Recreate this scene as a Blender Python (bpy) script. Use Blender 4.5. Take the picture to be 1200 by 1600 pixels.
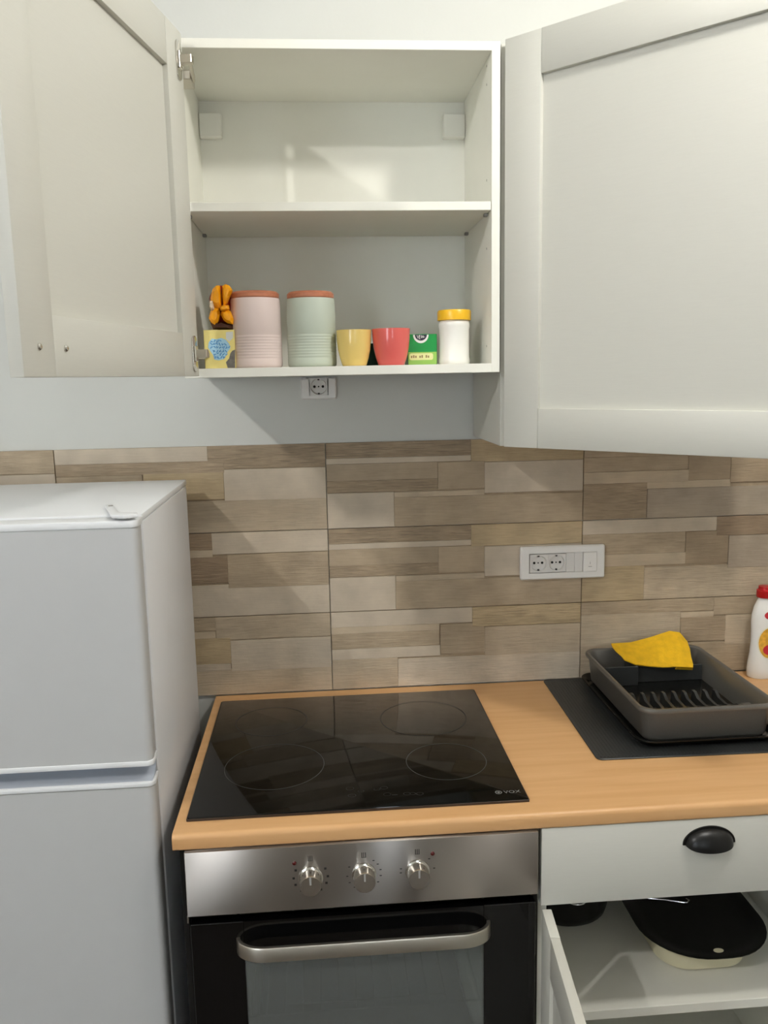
import bpy, bmesh, math, random
from mathutils import Vector, Matrix

random.seed(7)
for o in list(bpy.data.objects):
    bpy.data.objects.remove(o)
scene = bpy.context.scene
C = scene.collection

# ------------------------------------------------------------------ camera
CAM = Vector((0.2451, -1.918, 1.6194))
YAW, PITCH, ROLL, FPX = 0.0751, -0.1608, -0.0197, 1304.06
fw = Vector((math.sin(YAW) * math.cos(PITCH), math.cos(YAW) * math.cos(PITCH), math.sin(PITCH)))
rt = Vector((math.cos(YAW), -math.sin(YAW), 0))
up = rt.cross(fw)
rt, up = rt * math.cos(ROLL) + up * math.sin(ROLL), up * math.cos(ROLL) - rt * math.sin(ROLL)
cd = bpy.data.cameras.new('camera')
cd.sensor_fit = 'VERTICAL'
cd.sensor_height = 36.0
cd.lens = FPX / 1600 * 36.0
cd.clip_start = 0.02
cam = bpy.data.objects.new('camera', cd)
C.objects.link(cam)
cam.matrix_world = Matrix(((rt.x, up.x, -fw.x, CAM.x), (rt.y, up.y, -fw.y, CAM.y), (rt.z, up.z, -fw.z, CAM.z), (0, 0, 0, 1)))
scene.camera = cam

# ------------------------------------------------------------------ light and exposure
w = bpy.data.worlds.new('world')
scene.world = w
w.use_nodes = True
w.node_tree.nodes['Background'].inputs[0].default_value = (0.87, 0.94, 1.0, 1)
w.node_tree.nodes['Background'].inputs[1].default_value = 12.0
vs = scene.view_settings
vs.view_transform = 'Standard'
vs.look = 'None'
vs.gamma = 1
vs.use_curve_mapping = False
vs.exposure = 0.1
LAMPS = []
for px_, py_, pz_, watts, colr, soft in ((-1.19, -2.25, 2.80, 62, (1.0, 0.98, 0.94), .03), (1.09, -1.17, 2.60, 34, (1.0, 0.975, 0.92), .06)):
    ld = bpy.data.lights.new('bulb_light', 'POINT')
    ld.energy = watts
    ld.color = colr
    ld.shadow_soft_size = soft
    lo = bpy.data.objects.new('bulb_light', ld)
    C.objects.link(lo)
    lo.location = (px_, py_, pz_)
    LAMPS.append((px_, py_, pz_, soft, colr))


def pix(x, y, axis, val):
    """photo pixel -> point on the plane axis = val (axis 0 x, 1 y, 2 z)"""
    d = fw + rt * ((x - 600) / FPX) - up * ((y - 800) / FPX)
    t = (val - CAM[axis]) / d[axis]
    return CAM + d * t


# ------------------------------------------------------------------ materials
def lin(c):
    return tuple(((v / 255) / 12.92 if v / 255 <= 0.04045 else ((v / 255 + 0.055) / 1.055) ** 2.4) for v in c)


MATS = {}


def mat(name, col, rough=0.5, metal=0.0, noise=0.0, nscale=40, bump=0.0, bscale=200, stretch=None, spec=0.5, coat=0.0, trans=0.0, ior=1.45):
    m = bpy.data.materials.new(name)
    m.use_nodes = True
    nt = m.node_tree
    b = nt.nodes['Principled BSDF']
    c = lin(col)
    b.inputs['Base Color'].default_value = (*c, 1)
    b.inputs['Roughness'].default_value = rough
    b.inputs['Metallic'].default_value = metal
    b.inputs['Specular IOR Level'].default_value = spec
    b.inputs['Coat Weight'].default_value = coat
    b.inputs['Transmission Weight'].default_value = trans
    b.inputs['IOR'].default_value = ior
    tc = nt.nodes.new('ShaderNodeTexCoord')
    vec = tc.outputs['Object']
    if stretch:
        mp = nt.nodes.new('ShaderNodeMapping')
        mp.inputs['Scale'].default_value = stretch
        nt.links.new(vec, mp.inputs[0])
        vec = mp.outputs[0]
    if noise > 0:
        n = nt.nodes.new('ShaderNodeTexNoise')
        n.inputs['Scale'].default_value = nscale
        n.inputs['Detail'].default_value = 4
        nt.links.new(vec, n.inputs['Vector'])
        r = nt.nodes.new('ShaderNodeMapRange')
        r.inputs['From Min'].default_value = 0.3
        r.inputs['From Max'].default_value = 0.7
        r.inputs['To Min'].default_value = 1 - noise
        r.inputs['To Max'].default_value = 1 + noise
        nt.links.new(n.outputs['Fac'], r.inputs['Value'])
        mx = nt.nodes.new('ShaderNodeVectorMath')
        mx.operation = 'SCALE'
        mx.inputs[0].default_value = c
        nt.links.new(r.outputs[0], mx.inputs['Scale'])
        nt.links.new(mx.outputs[0], b.inputs['Base Color'])
    if bump > 0:
        n = nt.nodes.new('ShaderNodeTexNoise')
        n.inputs['Scale'].default_value = bscale
        n.inputs['Detail'].default_value = 3
        nt.links.new(vec, n.inputs['Vector'])
        bp = nt.nodes.new('ShaderNodeBump')
        bp.inputs['Strength'].default_value = bump
        bp.inputs['Distance'].default_value = 0.002
        nt.links.new(n.outputs['Fac'], bp.inputs['Height'])
        nt.links.new(bp.outputs[0], b.inputs['Normal'])
    MATS[name] = m
    return m


mat('plaster', (206, 207, 202), 0.9, noise=0.015, nscale=6, bump=0.12, bscale=90)
mat('ceiling_paint', (232, 232, 230), 0.9, noise=0.01, nscale=5)
mat('side_wall_paint', (222, 220, 214), 0.9, noise=0.015, nscale=5)
mat('floor_laminate', (84, 74, 64), 0.45, noise=0.15, nscale=6, stretch=(1, 9, 1))
mat('cabinet_front', (206, 205, 196), 0.42, noise=0.012, nscale=30, stretch=(1, 1, 25))
mat('carcass', (238, 237, 227), 0.5, noise=0.008, nscale=20)
mat('carcass_edge', (238, 237, 228), 0.45)
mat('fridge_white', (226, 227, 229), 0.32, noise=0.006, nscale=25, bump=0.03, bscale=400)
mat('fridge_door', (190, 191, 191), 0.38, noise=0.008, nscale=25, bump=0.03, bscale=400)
mat('fridge_plastic', (228, 230, 232), 0.4)
mat('gasket', (150, 148, 145), 0.7)
mat('fridge_grip_shade', (176, 182, 192), 0.45)  # bluish grey paints the shade inside the finger grip
mat('black_plastic', (14, 14, 14), 0.35)
mat('dark_hole', (8, 8, 8), 0.8)
mat('hob_glass', (5, 6, 5), 0.05, spec=0.42)
mat('hob_print', (70, 72, 70), 0.4)
mat('hob_print_faint', (36, 38, 36), 0.4)
mat('logo_grey', (120, 120, 118), 0.4)
mat('hob_rim', (52, 40, 34), 0.3)
mat('oven_glass', (7, 7, 8), 0.07)
mat('oven_cavity', (176, 182, 178), 0.5, noise=0.15, nscale=120)
mat('chrome', (215, 212, 205), 0.16, metal=1.0)
mat('nickel', (196, 190, 178), 0.34, metal=1.0)
mat('red_lens', (80, 14, 12), 0.2)
mat('mark_black', (35, 33, 33), 0.6)
mat('outlet_white', (226, 224, 220), 0.3)
mat('outlet_inner', (214, 212, 208), 0.35)
mat('pot_black', (10, 10, 10), 0.38, noise=0.2, nscale=300)
mat('cream_plastic', (226, 220, 190), 0.4)
mat('wire_steel', (205, 205, 205), 0.2, metal=1.0)
mat('tray_metallic', (108, 106, 101), 0.32, metal=0.35, noise=0.06, nscale=500)
mat('tray_dark', (54, 56, 56), 0.36, metal=0.2)
mat('tray_black', (16, 17, 17), 0.22)
mat('cloth_yellow', (232, 182, 26), 0.9, noise=0.1, nscale=60, bump=0.5, bscale=500)
mat('bottle_white', (232, 230, 224), 0.22)
mat('cap_red', (176, 22, 26), 0.3)
mat('label_gold', (214, 160, 50), 0.4, noise=0.35, nscale=70)
mat('label_ring', (226, 222, 200), 0.4)
mat('label_red', (190, 40, 50), 0.4)
mat('pink_ceramic', (226, 208, 203), 0.5, noise=0.01, nscale=10)
mat('mint_ceramic', (196, 205, 190), 0.5, noise=0.01, nscale=10)
mat('lid_wood', (190, 122, 92), 0.35, noise=0.14, nscale=25, stretch=(1, 6, 6))
mat('mug_yellow', (236, 206, 122), 0.18, spec=0.6)
mat('mug_red', (228, 106, 100), 0.16, spec=0.6)
mat('box_green', (24, 146, 66), 0.4)
mat('box_green_dark', (22, 70, 48), 0.6)
mat('box_lime', (150, 196, 92), 0.45)
mat('box_cream', (232, 232, 166), 0.45)
mat('logo_dark', (52, 44, 66), 0.45)
mat('print_white', (240, 240, 236), 0.45)
mat('print_brown', (150, 130, 84), 0.5)
mat('jar_white', (240, 239, 232), 0.3)
mat('lid_yellow', (243, 190, 40), 0.3)
mat('box_yellow', (228, 212, 132), 0.5, noise=0.05, nscale=20)
mat('print_palegrey', (206, 208, 204), 0.5)
mat('print_blue', (84, 150, 206), 0.5)
mat('print_lightblue', (160, 200, 222), 0.5)
mat('print_grey', (110, 106, 100), 0.5, noise=0.3, nscale=150)
mat('foil_orange', (236, 158, 18), 0.28, noise=0.08, nscale=40)
mat('foil_red', (134, 30, 16), 0.3)
mat('foil_brown', (66, 30, 10), 0.35)
mat('foil_silver', (215, 195, 170), 0.3)
mat('stainless_sink', (190, 190, 188), 0.28, metal=1.0)
mat('window_frame', (236, 236, 234), 0.4)
mat('lamp_metal', (210, 210, 208), 0.35, metal=0.6)


def tile_material():
    m = bpy.data.materials.new('stone_strip')
    m.use_nodes = True
    nt = m.node_tree
    b = nt.nodes['Principled BSDF']
    b.inputs['Roughness'].default_value = 0.55
    oi = nt.nodes.new('ShaderNodeObjectInfo')
    tc = nt.nodes.new('ShaderNodeTexCoord')
    rnd = nt.nodes.new('ShaderNodeVectorMath')
    rnd.operation = 'ADD'
    cmb = nt.nodes.new('ShaderNodeCombineXYZ')
    mul = nt.nodes.new('ShaderNodeMath')
    mul.operation = 'MULTIPLY'
    mul.inputs[1].default_value = 37.0
    nt.links.new(oi.outputs['Random'], mul.inputs[0])
    nt.links.new(mul.outputs[0], cmb.inputs[0])
    nt.links.new(mul.outputs[0], cmb.inputs[2])
    nt.links.new(tc.outputs['Object'], rnd.inputs[0])
    nt.links.new(cmb.outputs[0], rnd.inputs[1])
    # cloudy blotches
    n1 = nt.nodes.new('ShaderNodeTexNoise')
    n1.inputs['Scale'].default_value = 14
    n1.inputs['Detail'].default_value = 5
    nt.links.new(rnd.outputs[0], n1.inputs['Vector'])
    # long horizontal grain
    mp = nt.nodes.new('ShaderNodeMapping')
    mp.inputs['Scale'].default_value = (9, 9, 150)
    nt.links.new(rnd.outputs[0], mp.inputs[0])
    n2 = nt.nodes.new('ShaderNodeTexNoise')
    n2.inputs['Scale'].default_value = 2.2
    n2.inputs['Detail'].default_value = 5
    n2.inputs['Distortion'].default_value = 0.6
    nt.links.new(mp.outputs[0], n2.inputs['Vector'])

    def rng(src, a, c):
        r = nt.nodes.new('ShaderNodeMapRange')
        r.inputs['From Min'].default_value = 0.3
        r.inputs['From Max'].default_value = 0.7
        r.inputs['To Min'].default_value = a
        r.inputs['To Max'].default_value = c
        nt.links.new(src, r.inputs['Value'])
        return r.outputs[0]
    s1 = rng(n1.outputs['Fac'], 0.86, 1.12)
    g = rng(n2.outputs['Fac'], -0.34, 0.2)
    ga = nt.nodes.new('ShaderNodeMath')
    ga.operation = 'MULTIPLY'
    nt.links.new(g, ga.inputs[0])
    nt.links.new(oi.outputs['Alpha'], ga.inputs[1])
    ad = nt.nodes.new('ShaderNodeMath')
    ad.operation = 'ADD'
    nt.links.new(s1, ad.inputs[0])
    nt.links.new(ga.outputs[0], ad.inputs[1])
    sc = nt.nodes.new('ShaderNodeVectorMath')
    sc.operation = 'SCALE'
    nt.links.new(oi.outputs['Color'], sc.inputs[0])
    nt.links.new(ad.outputs[0], sc.inputs['Scale'])
    nt.links.new(sc.outputs[0], b.inputs['Base Color'])
    h = nt.nodes.new('ShaderNodeMath')
    h.operation = 'ADD'
    nt.links.new(n1.outputs['Fac'], h.inputs[0])
    nt.links.new(ga.outputs[0], h.inputs[1])
    bp = nt.nodes.new('ShaderNodeBump')
    bp.inputs['Strength'].default_value = 0.6
    bp.inputs['Distance'].default_value = 0.004
    nt.links.new(h.outputs[0], bp.inputs['Height'])
    nt.links.new(bp.outputs[0], b.inputs['Normal'])
    MATS['stone'] = m
    mat('tile_base', (160, 142, 118), 0.85, noise=0.1, nscale=60)


tile_material()


def worktop_material():
    m = bpy.data.materials.new('beech_laminate')
    m.use_nodes = True
    nt = m.node_tree
    b = nt.nodes['Principled BSDF']
    b.inputs['Roughness'].default_value = 0.38
    tc = nt.nodes.new('ShaderNodeTexCoord')
    mp = nt.nodes.new('ShaderNodeMapping')
    mp.inputs['Scale'].default_value = (2.2, 30, 30)
    nt.links.new(tc.outputs['Object'], mp.inputs[0])
    n = nt.nodes.new('ShaderNodeTexNoise')
    n.inputs['Scale'].default_value = 1.6
    n.inputs['Detail'].default_value = 6
    n.inputs['Distortion'].default_value = 0.5
    nt.links.new(mp.outputs[0], n.inputs['Vector'])
    cr = nt.nodes.new('ShaderNodeValToRGB')
    cr.color_ramp.elements[0].position = 0.3
    cr.color_ramp.elements[0].color = (*lin((208, 160, 108)), 1)
    cr.color_ramp.elements[1].position = 0.72
    cr.color_ramp.elements[1].color = (*lin((219, 174, 123)), 1)
    nt.links.new(n.outputs['Fac'], cr.inputs[0])
    nt.links.new(cr.outputs[0], b.inputs['Base Color'])
    MATS['worktop'] = m


worktop_material()


def steel_material():
    m = bpy.data.materials.new('brushed_steel')
    m.use_nodes = True
    nt = m.node_tree
    b = nt.nodes['Principled BSDF']
    b.inputs['Metallic'].default_value = 1
    b.inputs['Base Color'].default_value = (*lin((164, 158, 152)), 1)
    b.inputs['Roughness'].default_value = 0.34
    b.inputs['Anisotropic'].default_value = 1.0
    tg = nt.nodes.new('ShaderNodeTangent')
    tg.direction_type = 'UV_MAP'
    tg.uv_map = 'UVMap'
    nt.links.new(tg.outputs[0], b.inputs['Tangent'])
    tc = nt.nodes.new('ShaderNodeTexCoord')
    mp = nt.nodes.new('ShaderNodeMapping')
    mp.inputs['Scale'].default_value = (3, 3, 900)
    nt.links.new(tc.outputs['Object'], mp.inputs[0])
    n = nt.nodes.new('ShaderNodeTexNoise')
    n.inputs['Scale'].default_value = 1
    nt.links.new(mp.outputs[0], n.inputs['Vector'])
    r = nt.nodes.new('ShaderNodeMapRange')
    r.inputs['To Min'].default_value = 0.325
    r.inputs['To Max'].default_value = 0.345
    nt.links.new(n.outputs['Fac'], r.inputs['Value'])
    nt.links.new(r.outputs[0], b.inputs['Roughness'])
    MATS['brushed_steel'] = m


steel_material()


def pane_material(name, tint, painted_refl=0.0, painted_refl_col=(0.2, 0.21, 0.2)):
    m = bpy.data.materials.new(name)
    m.use_nodes = True
    nt = m.node_tree
    nt.nodes.remove(nt.nodes['Principled BSDF'])
    out = nt.nodes['Material Output']
    t = nt.nodes.new('ShaderNodeBsdfTransparent')
    t.inputs[0].default_value = (*tint, 1)
    d = nt.nodes.new('ShaderNodeBsdfDiffuse')
    d.inputs[0].default_value = (*painted_refl_col, 1)
    hz = nt.nodes.new('ShaderNodeMixShader')
    hz.inputs[0].default_value = painted_refl
    nt.links.new(t.outputs[0], hz.inputs[1])
    nt.links.new(d.outputs[0], hz.inputs[2])
    g = nt.nodes.new('ShaderNodeBsdfGlossy')
    g.inputs['Roughness'].default_value = 0.04
    f = nt.nodes.new('ShaderNodeFresnel')
    f.inputs['IOR'].default_value = 1.5
    mx = nt.nodes.new('ShaderNodeMixShader')
    nt.links.new(f.outputs[0], mx.inputs[0])
    nt.links.new(hz.outputs[0], mx.inputs[1])
    nt.links.new(g.outputs[0], mx.inputs[2])
    nt.links.new(mx.outputs[0], out.inputs[0])
    MATS[name] = m


pane_material('oven_window_glass', (0.84, 0.87, 0.86), 0.5, (0.21, 0.225, 0.215))  # diffuse grey share paints the mirrored room into the oven glass
pane_material('window_glass', (0.96, 0.97, 0.98))


def lamp_material(name, color, strength):
    m = bpy.data.materials.new(name)
    m.use_nodes = True
    nt = m.node_tree
    nt.nodes.remove(nt.nodes['Principled BSDF'])
    e = nt.nodes.new('ShaderNodeEmission')
    e.inputs[0].default_value = (*color, 1)
    e.inputs[1].default_value = strength
    nt.links.new(e.outputs[0], nt.nodes['Material Output'].inputs[0])
    MATS[name] = m


# ------------------------------------------------------------------ mesh helpers
def nbm():
    return bmesh.new()


def merge(bm, tmp, M=None):
    if M is not None:
        bmesh.ops.transform(tmp, matrix=M, verts=tmp.verts)
    me = bpy.data.meshes.new('tmp')
    tmp.to_mesh(me)
    tmp.free()
    bm.from_mesh(me)
    bpy.data.meshes.remove(me)
    return bm


def box(bm, x0, x1, y0, y1, z0, z1, bev=0.0, seg=1, M=None):
    t = nbm()
    bmesh.ops.create_cube(t, size=1)
    for v in t.verts:
        v.co = Vector(((x0 + x1) / 2 + v.co.x * abs(x1 - x0), (y0 + y1) / 2 + v.co.y * abs(y1 - y0), (z0 + z1) / 2 + v.co.z * abs(z1 - z0)))
    if bev > 0:
        bmesh.ops.bevel(t, geom=list(t.edges), offset=bev, segments=seg, affect='EDGES', profile=0.5)
    return merge(bm, t, M)


def lathe(bm, prof, seg=40, M=None, cap0=True, cap1=True):
    t = nbm()
    rings = []
    for r, z in prof:
        if r < 1e-6:
            rings.append([t.verts.new((0, 0, z))])
        else:
            rings.append([t.verts.new((r * math.cos(2 * math.pi * i / seg), r * math.sin(2 * math.pi * i / seg), z)) for i in range(seg)])
    for a, b in zip(rings, rings[1:]):
        for i in range(seg):
            j = (i + 1) % seg
            if len(a) == 1 and len(b) == 1:
                continue
            if len(a) == 1:
                t.faces.new((a[0], b[j], b[i]))
            elif len(b) == 1:
                t.faces.new((a[i], a[j], b[0]))
            else:
                t.faces.new((a[i], a[j], b[j], b[i]))
    if cap0 and len(rings[0]) > 1:
        t.faces.new(list(reversed(rings[0])))
    if cap1 and len(rings[-1]) > 1:
        t.faces.new(rings[-1])
    bmesh.ops.recalc_face_normals(t, faces=list(t.faces))
    return merge(bm, t, M)


def tube(bm, pts, r, seg=8, closed=False, flat=None):
    """round tube along pts"""
    t = nbm()
    pts = [Vector(p) for p in pts]
    n = len(pts)
    rings = []
    prev = None
    for i, p in enumerate(pts):
        if closed:
            d = pts[(i + 1) % n] - pts[i - 1]
        else:
            d = pts[min(i + 1, n - 1)] - pts[max(i - 1, 0)]
        d.normalize()
        if prev is None:
            a = Vector((0, 0, 1)) if abs(d.z) < 0.9 else Vector((1, 0, 0))
            prev = a
        u = (prev - d * prev.dot(d)).normalized()
        v = d.cross(u)
        prev = u
        rings.append([t.verts.new(p + (u * math.cos(2 * math.pi * k / seg) + v * math.sin(2 * math.pi * k / seg)) * r) for k in range(seg)])
    m = n if closed else n - 1
    for i in range(m):
        a, b = rings[i], rings[(i + 1) % n]
        for k in range(seg):
            t.faces.new((a[k], a[(k + 1) % seg], b[(k + 1) % seg], b[k]))
    if not closed:
        t.faces.new(list(reversed(rings[0])))
        t.faces.new(rings[-1])
    bmesh.ops.recalc_face_normals(t, faces=list(t.faces))
    return merge(bm, t)


def rrect(x0, x1, y0, y1, r, seg=6):
    pts = []
    for cx, cy, a0 in ((x1 - r, y1 - r, 0), (x0 + r, y1 - r, 90), (x0 + r, y0 + r, 180), (x1 - r, y0 + r, 270)):
        for k in range(seg + 1):
            a = math.radians(a0 + 90 * k / seg)
            pts.append((cx + r * math.cos(a), cy + r * math.sin(a)))
    return pts


def prism(bm, outline, z0, z1, M=None, bev=0.0, seg=2):
    t = nbm()
    a = [t.verts.new((x, y, z0)) for x, y in outline]
    b = [t.verts.new((x, y, z1)) for x, y in outline]
    n = len(a)
    f0 = t.faces.new(list(reversed(a)))
    f1 = t.faces.new(b)
    for i in range(n):
        t.faces.new((a[i], a[(i + 1) % n], b[(i + 1) % n], b[i]))
    bmesh.ops.recalc_face_normals(t, faces=list(t.faces))
    if bev > 0:
        es = list(set(list(f0.edges) + list(f1.edges)))
        bmesh.ops.bevel(t, geom=es, offset=bev, segments=seg, affect='EDGES', profile=0.5)
    return merge(bm, t, M)


def loft(bm, rings, M=None, closed_profile=True, cap=True):
    """skin between rings of equal vertex count"""
    t = nbm()
    vr = [[t.verts.new(p) for p in ring] for ring in rings]
    for a, b in zip(vr, vr[1:]):
        n = len(a)
        for i in range(n if closed_profile else n - 1):
            j = (i + 1) % n
            t.faces.new((a[i], a[j], b[j], b[i]))
    if cap:
        t.faces.new(list(reversed(vr[0])))
        t.faces.new(vr[-1])
    bmesh.ops.recalc_face_normals(t, faces=list(t.faces))
    return merge(bm, t, M)


def ringflat(bm, cx, cy, z, r, wd, seg=64, sy=1.0, M=None):
    t = nbm()
    a = [t.verts.new((cx + (r - wd) * math.cos(2 * math.pi * i / seg), cy + sy * (r - wd) * math.sin(2 * math.pi * i / seg), z)) for i in range(seg)]
    b = [t.verts.new((cx + r * math.cos(2 * math.pi * i / seg), cy + sy * r * math.sin(2 * math.pi * i / seg), z)) for i in range(seg)]
    for i in range(seg):
        j = (i + 1) % seg
        t.faces.new((a[i], b[i], b[j], a[j]))
    return merge(bm, t, M)


def root_loc(o):
    while o.parent:
        o = o.parent
    return o.location.copy()


def obj(name, bm, material, parent=None, smooth=True, angle=35, uv=False, label=None):
    if parent is not None:
        rl = root_loc(parent)
        bmesh.ops.translate(bm, verts=bm.verts, vec=-rl)
    me = bpy.data.meshes.new(name)
    bm.to_mesh(me)
    bm.free()
    if smooth:
        for p in me.polygons:
            p.use_smooth = True
        me.set_sharp_from_angle(angle=math.radians(angle))
    if uv:
        l = me.uv_layers.new(name='UVMap')
        for lp in me.loops:
            co = me.vertices[lp.vertex_index].co
            l.data[lp.index].uv = (co.z, co.x + co.y * 0.3)
    me.materials.append(MATS[material])
    o = bpy.data.objects.new(name, me)
    C.objects.link(o)
    if parent is not None:
        o.parent = parent
    if label:
        o['label'] = label
    return o


def thing(name, label, cat, loc, group=None):
    o = bpy.data.objects.new(name, None)
    o.empty_display_size = 0.05
    C.objects.link(o)
    o.location = loc
    o['label'] = label
    o['category'] = cat
    if group:
        o['group'] = group
    return o


def tag(o, label, cat, group=None):
    o['label'] = label
    o['category'] = cat
    if group:
        o['group'] = group
    return o


def single(name, bm, material, label, cat, base, group=None, **k):
    """a thing made of one mesh, its origin at its base"""
    bmesh.ops.translate(bm, verts=bm.verts, vec=-Vector(base))
    o = obj(name, bm, material, None, **k)
    o.location = base
    return tag(o, label, cat, group)


def struct(name, bm, material, parent=None, **k):
    o = obj(name, bm, material, parent, **k)
    o['kind'] = 'structure'
    return o


def xf(ex, ey, ez, origin):
    return Matrix(((ex[0], ey[0], ez[0], origin[0]), (ex[1], ey[1], ez[1], origin[1]), (ex[2], ey[2], ez[2], origin[2]), (0, 0, 0, 1)))


def text_bm(body, size, M, extrude=0.0001):
    cu = bpy.data.curves.new('text', 'FONT')
    cu.body = body
    cu.size = size
    cu.extrude = extrude
    cu.resolution_u = 3
    ob = bpy.data.objects.new('text', cu)
    C.objects.link(ob)
    dg = bpy.context.evaluated_depsgraph_get()
    me = bpy.data.meshes.new_from_object(ob.evaluated_get(dg))
    bpy.data.objects.remove(ob)
    bpy.data.curves.remove(cu)
    t = nbm()
    t.from_mesh(me)
    bpy.data.meshes.remove(me)
    bmesh.ops.transform(t, matrix=M, verts=t.verts)
    return t


# ------------------------------------------------------------------ the room
RX0, RX1, RY, RZ = -3.2, 1.98, -5.2, 2.95
struct('floor', box(nbm(), RX0 - .1, RX1 + .1, RY - .1, .1, -.1, 0), 'floor_laminate', smooth=False)
struct('ceiling', box(nbm(), RX0 - .1, RX1 + .1, RY - .1, .1, RZ, RZ + .1), 'ceiling_paint', smooth=False)
wall_back = struct('wall_back', box(nbm(), RX0 - .1, RX1 + .1, 0, .1, 0, RZ), 'plaster', smooth=False)
struct('wall_left', box(nbm(), RX0 - .1, RX0, RY, 0, 0, RZ), 'side_wall_paint', smooth=False)
struct('wall_right', box(nbm(), RX1, RX1 + .1, RY, 0, 0, RZ), 'side_wall_paint', smooth=False)
WINS = [(-2.80, -1.70, .95, 2.40), (.60, .94, .95, 2.40)]
bm = nbm()
xs = RX0
for x0, x1, z0, z1 in WINS:
    box(bm, xs, x0, RY - .1, RY, 0, RZ)
    box(bm, x0, x1, RY - .1, RY, 0, z0)
    box(bm, x0, x1, RY - .1, RY, z1, RZ)
    xs = x1
box(bm, xs, RX1, RY - .1, RY, 0, RZ)
struct('wall_rear', bm, 'side_wall_paint', smooth=False)
for k, (x0, x1, z0, z1) in enumerate(WINS):
    bm = nbm()
    f = 0.035
    box(bm, x0, x0 + f, RY - .07, RY - .01, z0, z1, .003)
    box(bm, x1 - f, x1, RY - .07, RY - .01, z0, z1, .003)
    box(bm, x0 + f, x1 - f, RY - .07, RY - .01, z0, z0 + f, .003)
    box(bm, x0 + f, x1 - f, RY - .07, RY - .01, z1 - f, z1, .003)
    win = struct('window_%d' % (k + 1), bm, 'window_frame')
    obj('pane', box(nbm(), x0 + f, x1 - f, RY - .045, RY - .039, z0 + f, z1 - f), 'window_glass', win, smooth=False)
bm = nbm()
box(bm, RX0, RX0 + .015, RY, 0, 0, .07, .002)
struct('baseboard_left', bm, 'window_frame')

# ceiling lamps: a bulb under a shallow white dish, its light comes from just below the bulb
lamp_material('bulb_glow', (1.0, 0.94, 0.86), 12)
for (px, py, pz, soft, colr), lab in zip(LAMPS, ('white dish pendant lamp hanging near the left wall', 'white dish pendant lamp hanging near the right wall')):
    t = thing('ceiling_lamp', lab, 'lamp', (px, py, RZ), 'dish pendant lamps')
    T0 = Matrix.Translation((px, py, 0))
    zb = pz + soft + .004
    obj('ceiling_rose', lathe(nbm(), [(0.05, RZ), (0.05, RZ - .008), (0.03, RZ - .022), (0.012, RZ - .028)], 28, T0), 'lamp_metal', t)
    obj('stem', lathe(nbm(), [(0.006, RZ - .026), (0.006, zb + .055)], 12, T0), 'lamp_metal', t)
    obj('shade', lathe(nbm(), [(0.012, zb + .056), (0.05, zb + .050), (0.11, zb + .034), (0.112, zb + .031), (0.05, zb + .046), (0.012, zb + .052)], 36, T0), 'window_frame', t)
    obj('bulb', lathe(nbm(), [(0, zb), (.018, zb + .006), (.026, zb + .020), (.022, zb + .036), (.012, zb + .048)], 24, T0, cap1=False), 'bulb_glow', t)

# ------------------------------------------------------------------ stone-strip backsplash on the back wall
TZ = [1.4725, 1.2725, 1.0725, 0.8810]
TX = [-1.5553, -0.9513, -0.3473, 0.2573, 0.8613, 1.4653, 1.977]
PALE = (192, 178, 158)
BEIGE = (184, 167, 143)
MID = (171, 153, 128)
WOOD = (160, 141, 116)
TAN = (178, 158, 125)
DARK = (148, 127, 103)
GREY = (160, 146, 128)


def px_strips(lst):
    """strip rectangles measured in the photo (left, right, y top, y bottom at the left end) -> wall metres"""
    out = []
    for xl, xr, yt, yb, col, grain in lst:
        a = pix(xl, yt, 1, -.008)
        b = pix(xl, yb, 1, -.008)
        ym = (yt + yb) / 2
        c = pix(xr, ym - (xr - xl) * 0.028, 1, -.008)
        out.append([(a.x + b.x) / 2, c.x, b.z, a.z, col, grain])
    return out


centre1 = [(511, 736, 693.5, 717, WOOD, .9), (511, 736, 717, 726, PALE, .1), (512, 684, 726, 752.5, MID, .2), (512, 684, 752.5, 771, WOOD, .8),
           (684, 757, 722, 764.5, MID, .2), (616, 757, 769, 777.5, BEIGE, .3), (757, 908, 722, 770.5, PALE, .1), (736, 908, 684, 722, TAN, .4),
           (512, 616, 771.5, 823, PALE, .1), (616, 908, 777.5, 820, MID, .3)]
centre3 = [(518, 738, 958, 981.5, PALE, .1), (519, 687, 981.5, 991.5, BEIGE, .2), (519, 687, 991.5, 1015.5, MID, .5), (520, 688, 1015.5, 1032, PALE, .1),
           (688, 757, 976, 1022, MID, .4), (738, 906, 946, 979.5, TAN, .8), (757, 906, 979.5, 1024.5, BEIGE, .3), (520, 622, 1032, 1076, BEIGE, .3), (622, 906, 1030, 1071, PALE, .3)]
left1 = [(86, 324, 704, 727, PALE, .15), (86, 350, 727, 746, WOOD, .6), (324, 510, 697, 734, WOOD, .9), (225, 350, 741, 784, TAN, .3), (86, 225, 746, 842, MID, .3), (350, 510, 734, 783, PALE, .1), (225, 510, 786, 834.5, BEIGE, .35)]
left2 = [(150, 331, 840, 866, DARK, .7), (150, 332, 866, 877.5, BEIGE, .2), (331, 511, 834, 867, PALE, .15), (150, 356, 877.5, 918, DARK, .7), (356, 513, 867, 919.5, MID, .35), (250, 515, 918, 966, PALE, .15)]
left3 = [(150, 337, 970, 994, MID, .6), (150, 337, 994, 1005.5, BEIGE, .2), (337, 516, 965, 1001, BEIGE, .35), (150, 361, 1005.5, 1046, TAN, .4), (361, 517, 1001, 1049, PALE, .2), (150, 361, 1046, 1057, PALE, .2), (200, 518, 1052, 1095, BEIGE, .3)]
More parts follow.
